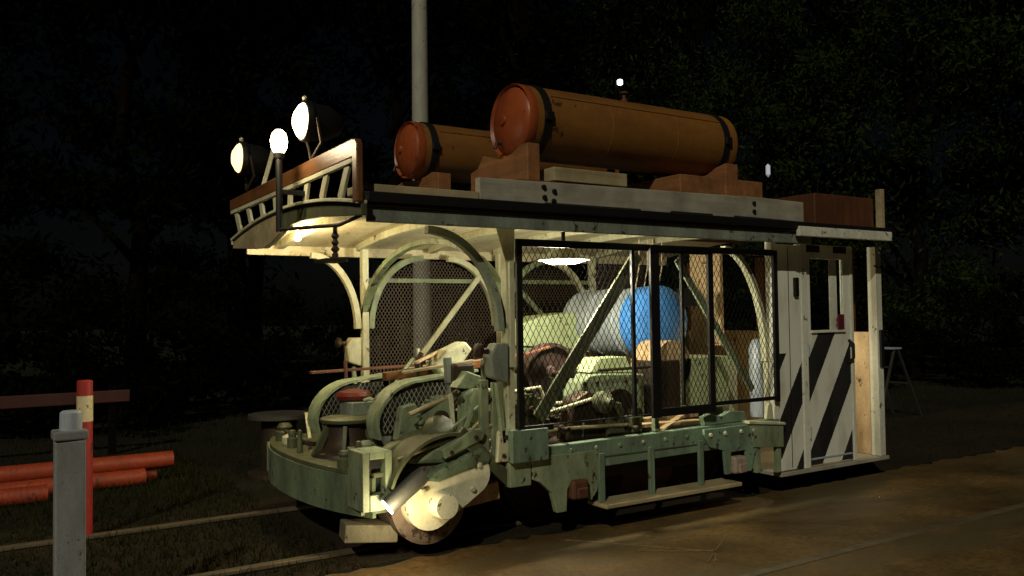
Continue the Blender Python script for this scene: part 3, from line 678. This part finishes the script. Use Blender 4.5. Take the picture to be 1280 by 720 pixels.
P(MB().lathe([(.09, 0), (.11, .03), (.11, .16), (.08, .2), (0, .21)], (-.46, .26, .70), (.1, -.7, .7), 20), 'pale_housing', 'olive', True)
P(MB().prism([(-.80, .60), (-.60, .60), (-.58, .68), (-.66, .75), (-.78, .70)], 'y', .24, .36), 'pale_housing', 'olive', False, .02)
for a, c, w, mt in (((-.55, .12, .70), (-.10, .10, 1.00), .028, 'mint'), ((-.42, .16, .62), (-.02, .08, .98), .024, 'tanwood'), ((-.30, .22, .60), (-.32, .24, 1.02), .03, 'cream'),
                    ((-.52, .56, 1.16), (.02, .52, 1.22), .035, 'tanwood'), ((-.4, .6, 1.22), (.1, .9, 1.34), .03, 'peach'), ((-.08, .2, .62), (-.10, .18, 1.25), .03, 'mint'), ((-.9, .95, .62), (-.55, .48, .66), .03, 'rust'),
                    ((-.92, 1.3, .66), (-.80, 1.72, .80), .025, 'cream'), ((-.36, 1.25, .9), (-.1, 1.25, 1.22), .03, 'mint')):
    P(MB().bar(a, c, w, w * .6), 'link_bar', mt, False, .004)
for x, y, z, q in ((-.52, .11, .72, .028), (-.12, .095, .99, .03), (-.3, .21, 1.03, .025), (-.1, .17, 1.2, .03), (.06, .05, .69, .03)):
    P(MB().lathe([(q, 0), (q, .03), (q * .5, .035), (q * .5, .06), (0, .06)], (x, y, z), (0, -1, 0), 10), 'pivot_bolt', 'dark', True)
def gear(x, y, z, rad, teeth, mat, ax='y'):
    pts = []
    for i in range(teeth):
        for k, rr in ((0, rad * .86), (.28, rad * .86), (.4, rad), (.72, rad), (.86, rad * .86)):
            a = 2 * math.pi * (i + k) / teeth; pts.append((x + rr * math.cos(a), z + rr * math.sin(a)))
    g = P(MB().prism(pts, 'y', y, y + .05), 'gear', mat, False, .002)
    P(MB().lathe([(rad * .34, 0), (rad * .34, .035), (rad * .16, .04), (rad * .16, .08), (0, .08)], (x, y - .001, z), (0, -1, 0), 20), 'gear_hub', 'dark', True, 0, g)
gear(-.36, .32, .86, .15, 22, 'mint'); gear(-.15, .34, .84, .075, 12, 'rust'); gear(.30, .20, .86, .13, 20, 'olive'); gear(.50, .22, .80, .08, 13, 'mint'); gear(-.05, .9, 1.12, .13, 20, 'cream')
P(MB().prism([(-.64, .72), (-.52, .72), (-.46, .86), (-.50, .96), (-.60, .94)], 'y', .40, .48), 'casting', 'mint', False, .008)
P(MB().prism([(-.28, 1.06), (-.10, 1.04), (-.06, 1.12), (-.20, 1.17)], 'y', .22, .34), 'casting', 'mint', False, .008)
P(MB().prism([(-.50, .64), (-.22, .74), (-.20, .79), (-.30, .81), (-.52, .70)], 'y', -.01, .06), 'casting', 'mint', False, .008)
P(MB().prism([(-.12, .58), (.0, .58), (.02, .70), (-.04, .80), (-.10, .78)], 'y', -.02, .02), 'casting', 'cream', False, .006)
for x, z in ((-.46, .68), (-.28, .76), (-.07, .62), (-.05, .74)): P(MB().lathe([(.016, 0), (.013, .012), (0, .014)], (x, -.02, z), (0, -1, 0), 8), 'casting_bolt', 'dark')
for k in range(5): P(MB().bar((.22 + .16 * k, .16, .64), (.24 + .16 * k, .15, .76 + .05 * (k % 3)), .03, .03), 'stanchion', ('mint', 'olive', 'dark')[k % 3], False, .004)
hose([(.12, .1, .72), (.5, .1, .74), (1.1, .09, .72)], .012, 'tanwood', 'pipe'); hose([(.2, .3, 1.0), (.45, .3, 1.02), (.5, .3, .9), (.9, .3, .88)], .014, 'cream', 'pipe')
# scrubber motor low at the front
ang = math.atan2(.16, .30); c0 = Vector((-.60, .375)); c1 = Vector((-.30, .52))
out = [(c0.x + .168 * math.cos(ang + R(a)), c0.y + .168 * math.sin(ang + R(a))) for a in range(90, 271, 12)] + [(c1.x + .135 * math.cos(ang + R(a)), c1.y + .135 * math.sin(ang + R(a))) for a in range(-90, 91, 12)]
sm = P(MB().prism(out, 'y', -.0, .30), 'scrubber_gearbox', 'motor', True, .03, None, 'cream rounded gear housing of the track scrubber')
P(MB().lathe([(.085, 0), (.082, .10), (.076, .11), (0, .112)], (-.54, .002, .365), (0, -1, 0), 28), 'hub_cap', 'motor', True, 0, sm)
P(MB().prism([(-.66, .52), (-.58, .57), (-.22, .69), (-.155, .63), (-.165, .58), (-.38, .54), (-.54, .50)], 'y', -.014, .25), 'top_cover', 'bumper', False, .02, sm)
for x, z in ((-.66, .46), (-.25, .58), (-.3, .43)): P(MB().lathe([(.02, 0), (.016, .02), (0, .022)], (x, -.001, z), (0, -1, 0), 8), 'bolt', 'cream', False, 0, sm)
ax = Vector((-.78, .10, -.60)).normalized(); ce = Vector((-.70, -.02, .54))
cy = P(MB().lathe([(.05, -.05), (.056, 0), (.054, .24), (.0, .24)], ce, ax, 24), 'brush_cylinder', 'darkgrey', True)
P(MB().lathe([(.0, .241), (.052, .242), (.052, .254), (.0, .255)], ce, ax, 24), 'lamp_lens', 'worklens', True, 0, cy)
bd_ = P(MB().lathe([(0, .10), (.10, .10), (.12, .085), (.235, .085), (.25, .095), (.265, .10), (.265, .34), (.1, .36), (0, .36)], (-.56, 0, .36), (0, 1, 0), 44), 'brush_drum', 'drumgrey', True)
P(MB().strip([(-.45 + .42 * math.cos(R(a)), .38 + .40 * math.sin(R(a))) for a in range(60, 166, 8)], .0, .34, .02), 'splash_guard', 'olive', True, .004)
P(MB().prism([(-.72, .62), (-.5, .74), (-.2, .80), (-.1, .70), (-.15, .62), (-.45, .60)], 'y', .05, .4), 'drive_cover', 'mint', False, .03)
P(MB().bar((-1.05, .35, .20), (-.72, .28, .17), .20, .11), 'life_guard', 'dirtywood', False, .008)
P(MB().bar((-.32, .2, .33), (.0, .2, .36), .1, .12), 'brush_arm', 'peach', False, .01)

# machinery inside
pw = P(MB().lathe([(.03, -.06), (.05, -.05), (.06, -.02), (.19, -.02), (.21, -.05), (.235, -.05), (.24, 0), (.235, .05), (.21, .05), (.19, .02), (.05, .02), (.03, .06)], (.76, .62, 1.09), (0, 1, 0), 36), 'pulley', 'redbrown', True)
P(MB().lathe([(.025, -.3), (.025, .5)], (.76, .62, 1.09), (0, 1, 0), 14), 'shaft', 'dark', True, 0, pw)
P(MB().bar((.70, .55, .62), (.76, .55, 1.06), .12, .08), 'pulley_stand', 'dark', False, .006)
P(MB().bar((.10, .50, 1.17), (.70, .52, 1.30), .05, .012), 'drive_belt', 'rust', False)
P(MB().prism([(1.12, 1.27), (1.12, 1.46), (1.35, 1.53), (1.72, 1.56), (1.95, 1.56), (1.95, 1.2)], 'y', 1.55, 1.9), 'casing', 'palegreen', False, .006, None, 'pale green sloping casing')
P(MB().box(1.15, 1.93, 1.57, 1.88, .62, 1.25), 'casing_base', 'mint', False, .01)
P(MB().prism([(.82, .64), (.83, .92), (.88, 1.02), (.96, 1.075), (1.08, 1.08), (1.50, 1.06), (1.50, .64)], 'y', .36, .72), 'gear_casing', 'mint', False, .008)
P(MB().lathe([(.03, 0), (.03, .05), (.13, .05), (.15, .03), (.17, .03), (.17, .08), (.15, .08), (.13, .06), (.03, .06), (.03, .1), (0, .1)], (1.16, .34, .80), (0, -1, 0), 32), 'flywheel', 'dark', True)
for x in (.90, 1.02, 1.30, 1.42): P(MB().lathe([(.016, 0), (.014, .012), (0, .014)], (x, .36, 1.02), (0, -1, 0), 8), 'casing_bolt', 'dark')
P(MB().prism([(1.02, 1.09), (1.12, 1.20), (1.40, 1.20), (1.46, 1.07)], 'y', .45, .65), 'gear_casing_lid', 'palegreen', False, .008)
b = MB(); b.prism([(.58, .63), (.64, .92), (.76, .98), (.88, .96), (.96, .86), (.94, .63)], 'y', .14, .30)
P(b, 'bearing_stand', 'dark', False, .015)
P(MB().lathe([(.07, 0), (.08, .02), (.08, .08), (.05, .10), (.03, .16), (0, .16)], (.86, .14, .90), (0, -1, 0), 20), 'bearing_cap', 'olive', True)
P(MB().tube([(.30, .12, .84), (.82, .13, .93)], .014, 10), 'control_rod', 'cream', True)
P(MB().prism([(.92, .63), (.90, .80), (.98, .90), (1.06, .88), (1.08, .63)], 'y', .10, .2), 'bearing_stand', 'olive', False, .012)
P(MB().lathe([(.06, 0), (.06, .12), (.03, .13), (0, .13)], (1.3, .34, .76), (0, -1, 0), 18), 'bearing_cap', 'dark', True)
P(MB().box(1.60, 1.885, .35, .60, .66, 1.16), 'engine_block', 'dark', False, .01)
P(MB().lathe([(.20, 0), (.20, .3), (.15, .33), (0, .33)], (1.82, .36, 1.12), (0, 1, 0), 30), 'fan_cowl', 'peach', True)
P(MB().box(1.90, 2.46, .36, .9, .74, 1.17), 'tool_locker', 'palegreen', False, .006)
P(MB().box(2.52, 2.72, .5, 1.0, .64, 1.12), 'tool_locker', 'cream', False, .01)
P(MB().lathe([(.07, .63), (.075, .66), (.075, 1.24), (.05, 1.29), (.02, 1.31), (0, 1.31)], (2.78, .32, 0), seg=20), 'extinguisher', 'steel', True, 0, None, 'tall grey cylinder inside the mesh')
P(MB().box(2.1, 2.3, .55, .60, 1.6, 1.75), 'switch_gear', 'black', False, .006)
b = MB()
for i, x in enumerate((1.95, 2.05, 2.11, 2.22)): b.tube([(x, .9, 2.2), (x + .01, .92, 1.95), (x + .02, .98, 1.78)], .006, 6)
P(b, 'cables', 'tanwood', True)
pn = P(MB().lathe([(.03, .10), (.06, .09), (.155, .02), (.19, .0), (.178, .0), (.05, .07)], (.62, .22, 1.94)), 'pendant_shade', 'white', True)
P(MB().lathe([(0, -.03), (.10, -.025), (.15, -.01), (.174, .003)], (.62, .22, 1.94)), 'diffuser', 'shadeglow', True, 0, pn)
P(MB().lathe([(.015, .10), (.015, .30)], (.62, .22, 1.94)), 'stem', 'black', True, 0, pn)

# cab
CAB = Matrix.Translation((0, .045, 0)); MB.off = CAB
P(MB().prism([(2.66, .60), (2.68, .60), (2.68, .21), (2.965, .21), (2.965, 2.11), (2.66, 2.11)], 'y', -.045, -.0), 'cab_panel', 'panelstripe', False, .004)
P(MB().box(2.87, 2.92, -.075, -.047, 1.67, 1.83), 'lock_box', 'black', False, .006)
P(MB().box(2.975, 3.052, -.05, .03, .2, 2.12), 'door_post', 'white', False, .005)
b = MB(); z0, z1 = 1.375, 2.0
b.box(3.06, 3.655, -.03, .005, .215, z0)
b.box(3.06, 3.115, -.03, .005, z0, 2.12).box(3.57, 3.655, -.03, .005, z0, 2.12).box(3.115, 3.57, -.03, .005, z1, 2.12)
dr = P(b, 'cab_door', 'doorstripe', False, .002)
P(MB().box(3.115, 3.57, -.018, -.012, z0, z1), 'window', 'glassdark', False, 0, dr)
for xa in (3.07, 3.44): P(MB().box(xa, xa + .18, -.036, -.031, 2.055, 2.115), 'black_patch', 'black', False, 0, dr)
P(MB().tube([(3.625, -.035, 1.28), (3.64, -.075, 1.24), (3.64, -.075, 1.12), (3.62, -.035, 1.08)], .012, 8), 'handle', 'black', True, 0, dr)
P(MB().box(3.11, 3.575, -.05, -.031, 1.352, 1.372), 'window_ledge', 'white', False, .003, dr)
P(MB().box(3.662, 3.70, -.04, .03, .2, 2.12), 'door_jamb', 'white', False, .004)
cpn = P(MB().box(4.03, 4.115, -.05, .04, .2, 2.13), 'corner_post', 'white', False, .005)
P(MB().box(4.05, 4.10, -.075, -.052, 1.02, 1.36), 'grab_pad', 'black', False, .006, cpn)
P(MB().tube([(4.08, -.06, 2.1), (4.09, -.10, 2.02), (4.04, -.09, 1.93), (3.98, -.07, 1.95)], .008, 6), 'cord', 'black', True, 0, cpn)
P(MB().box(2.63, 3.88, -.325, -.285, 2.155, 2.235), 'cab_cornice', 'white', False, .006)
for z in (.45, 1.15, 1.9): P(MB().lathe([(.012, 0), (.012, .10)], (3.055, -.045, z)), 'hinge', 'steel', True, 0, dr)
P(MB().box(3.08, 3.64, -.036, -.0305, .26, .275), 'kick_strip', 'steel', False, .001, dr)
P(MB().box(2.81, 2.816, -.048, -.0455, .23, 2.09), 'panel_seam', 'black', False)
P(MB().box(2.66, 4.15, -.06, 2.45, .165, .198), 'cab_floor', 'greyboard', False, .004)
P(MB().box(4.06, 4.10, .05, 2.42, .2, 1.34), 'cab_rear_panel', 'peach', False, .005, None, 'cream inner panel seen through the cab opening')
for ya, yb in ((.22, .36), (1.3, 1.4), (2.32, 2.42)): P(MB().box(4.055, 4.10, ya, yb, 1.345, 2.12), 'rear_window_post', 'brownwood', False, .004)
P(MB().box(2.68, 4.05, 2.41, 2.45, .2, 1.32), 'cab_far_panel', 'olive', False, .005)
P(MB().box(3.93, 3.99, .5, .56, .2, 1.3), 'cab_stanchion', 'tanwood', False, .004)
P(MB().tube([(3.80, .5, .45), (3.98, .3, .3), (4.03, .25, .24)], .012, 8), 'cab_stay', 'steel', True)
P(MB().box(3.385, 3.49, -.024, -.0185, 1.377, 1.998), 'inner_post_standin', 'white', False, .001, dr)  # stands in for the inner cab post, set before the glass to catch light
P(MB().box(2.70, 2.74, .62, 1.0, 1.24, 2.10), 'bulkhead_panel', 'peach', False, .004)
P(MB().box(2.70, 2.74, 1.7, 2.4, .63, 1.5), 'bulkhead_panel', 'mint', False, .004)

MB.off = None
# ------------------------------------------------------------------ things carried by the tram
def chocks():
    P(MB().prism([(-.10, 2.448), (.66, 2.448), (.66, 2.60), (.56, 2.62), (.48, 2.70), (.36, 2.655), (.24, 2.64), (.10, 2.655), (.0, 2.70), (-.10, 2.70)], 'x', .10, .20), 'chock', 'orange', False, .006)
    P(MB().prism([(-.10, 2.456), (.60, 2.456), (.60, 2.60), (.48, 2.70), (.36, 2.655), (.24, 2.64), (.10, 2.655), (.0, 2.70), (-.10, 2.72)], 'x', 1.98, 2.12), 'chock', 'orange', False, .006)
    P(MB().box(1.5, 2.42, -.09, .6, 2.456, 2.60), 'cradle_block', 'orange', False, .008)
    P(MB().box(.30, .95, -.12, .05, 2.456, 2.55), 'packing_block', 'tanwood', False, .006)
    P(MB().box(-.0, 2.6, -.13, 0.0, 2.33, 2.445), 'bearer', 'brownwood', False, .005)
    P(MB().box(-.0, 2.6, .45, .6, 2.33, 2.445), 'bearer', 'brownwood', False, .005)
    P(MB().prism([(1.25, 2.33), (2.0, 2.31), (2.0, 2.70), (1.88, 2.72), (1.76, 2.70), (1.62, 2.695), (1.48, 2.70), (1.36, 2.72), (1.25, 2.70)], 'x', .14, .26), 'chock', 'orange', False, .006)
    P(MB().prism([(1.25, 2.33), (2.0, 2.31), (2.0, 2.70), (1.88, 2.72), (1.76, 2.70), (1.62, 2.695), (1.48, 2.70), (1.36, 2.72), (1.25, 2.70)], 'x', 1.9, 2.02), 'chock', 'orange', False, .006)
chocks()
def roof_tank(x0, L, y, z, r, label):
    e = empty('roof_tank', (x0 + L / 2, y, z - r), label, 'tank', 'orange tanks lying on the tram roof')
    k = r / .27
    MB().lathe([(r, .02), (r, L - .02)], (x0, y, z), (1, 0, 0), 48).build('shell', M['tank'], e, True)
    hd = MB().lathe([(0, -.065), (r * .35, -.055), (r * .7, -.03), (r * .88, -.002), (r * .93, .015), (r * .995, -.012), (r * 1.01, .0), (r * 1.01, .055), (r, .06)], (x0, y, z), (1, 0, 0), 48).build('head', M['tankhead'], e, True)
    MB().lathe([(.035, -.065), (.03, -.075), (0, -.08)], (x0, y, z), (1, 0, 0), 16).build('plug', M['tankhead'], hd, True)
    MB().lathe([(0, L + .065), (r * .5, L + .05), (r * .9, L + .005), (r * 1.01, L), (r * 1.01, L - .05), (r, L - .055)], (x0, y, z), (1, 0, 0), 48).build('head', M['tank'], e, True)
    for xs in (L * .36, L * .68):
        MB().lathe([(r, xs - .006), (r + .0018, xs - .002), (r + .0018, xs + .002), (r, xs + .006)], (x0, y, z), (1, 0, 0), 48).build('weld_seam', M['tank'], e, True)
    MB().bar((x0 + .2, y - r * .80, z + r * .602), (x0 + L * .95, y - r * .80, z + r * .602), .012, .012, (0, .8, -.6)).build('long_seam', M['tank'], e)
    vv = MB().lathe([(.028, 0), (.028, .03), (.015, .035), (.015, .07), (.035, .075), (.035, .085), (0, .09)], (x0 + L * .52, y, z + r - .004), (0, 0, 1), 14).build('filler_valve', M['rust'], e, True)
    MB().tube([(x0 - .05, y + .05, z - r * .6), (x0 - .09, y + .05, z - r * .6), (x0 - .10, y + .05, z - r * .75)], .013, 8).build('drain_cock', M['dark'], e, True)
    for xs in (.14, L - .12):
        MB().box(x0 + xs - .035, x0 + xs + .035, y - r - .03, y - r - .004, z - .03, z + .03).build('buckle', M['black'], e, False, .006)
    for xs in (.14, L - .12):
        MB().lathe([(r + .002, xs - .03), (r + .010, xs - .03), (r + .010, xs + .03), (r + .002, xs + .03)], (x0, y, z), (1, 0, 0), 48).build('strap', M['black'], e, True)
    return e
roof_tank(.19, 2.02, .24, 2.918, .262, 'long orange tank with domed red end, nearest roof edge and highest in view')
roof_tank(.05, 2.1, 1.62, 2.935, .236, 'smaller orange tank lying behind the longer one on the tram roof')
e = empty('steel_drum', (2.03, 1.22, 1.16), 'grey steel drum with a bright blue end, lying inside the tram', 'drum')
MB().lathe([(.303, -.09), (.303, .03), (.315, .04), (.315, .06), (.303, .07), (.303, .40), (.312, .41), (.312, .43), (.303, .44), (.303, .74)], (2.03, .99, 1.465), (0, 1, 0), 48).build('body', M['steel'], e, True)
MB().lathe([(0, -.05), (.10, -.048), (.22, -.03), (.29, .0), (.318, .03), (.318, .21), (.305, .215)], (2.03, .70, 1.465), (0, 1, 0), 48).build('blue_end', M['blue'], e, True)
MB().lathe([(0, 1.06), (.22, 1.05), (.30, 1.02), (.31, .97)], (2.03, .75, 1.465), (0, 1, 0), 48).build('far_end', M['steel'], e, True)
for ya in (.9, 1.5): P(MB().box(1.85, 2.2, ya, ya + .1, .62, 1.19), 'drum_cradle', 'dark', False, .008)
e = MB().lathe([(.10, 0), (.115, .02), (.118, .06), (.10, .105), (.05, .13), (.0, .135)], (-.57, 1.06, .961), seg=28).build('canister', M['redcan'], None, True)
e.data.transform(Matrix.Diagonal((1.1, 1.1, .62, 1))); settle(e); e.location.z = .931; tag(e, 'dark red domed canister on the front platform between the two belt guards', 'canister')
e = MB().box(3.475, 3.56, .0, .012, 1.373, 1.51)
e = e.build('red_tag', M['redtag'], None, False, .003); settle(e); tag(e, 'small dark red tag standing on the cab door window ledge', 'tag')

cbulb = P(MB().lathe([(0, -.03), (.025, -.025), (.032, 0), (.02, .03), (.012, .05), (.012, .08)], (3.42, .55, 1.18), seg=16), 'cab_bulb', 'bulb', True)
P(MB().bar((3.42, .55, 1.26), (3.42, .55, 2.18), .012, .012), 'cab_bulb_flex', 'black', False, 0, cbulb)
# ------------------------------------------------------------------ lamps the tram carries lit
def lamp(name, loc, power, col, size=.05):
    l = bpy.data.lights.new(name, 'POINT'); l.energy = power; l.color = col; l.shadow_soft_size = size
    o = bpy.data.objects.new(name, l); S.collection.objects.link(o); o.location = loc; return o
cb = P(MB().lathe([(0, -.035), (.02, -.03), (.028, -.01), (.02, .015), (.012, .03), (.012, .06)], (-.85, 1.75, 2.185), seg=16), 'ceiling_bulb', 'bulb', True)
lamp('ceiling_bulb_light', (-.85, 1.75, 2.07), 34, (1.0, .80, .45), .05)
lamp('pendant_light', (.66, .30, 1.85), 110, (1.0, .93, .70), .08)
lamp('cab_bulb_light', (3.42, .50, 1.12), 7, (1.0, .80, .46), .04)
lamp('work_lamp_light', tuple(ce + ax * .31 + Vector((.04, -.17, .02))), 9, (1.0, .80, .48), .03)
lamp('marker_bulb_light', (-1.50, .50, 2.69), 12, (1.0, .80, .5), .05)
street_lamp(6.94, 7.0, 5.73, 'small blue white lamp shining in the dark above the long roof tank', M['farlamp'], .05, .12)
street_lamp(8.5, 5.0, 3.95, 'dim slim white fitting in the dark above the roof box, with an added glow', M['farfitting'], .04, .24)  # pale insulator-like fitting built as a lamp; its glow is added
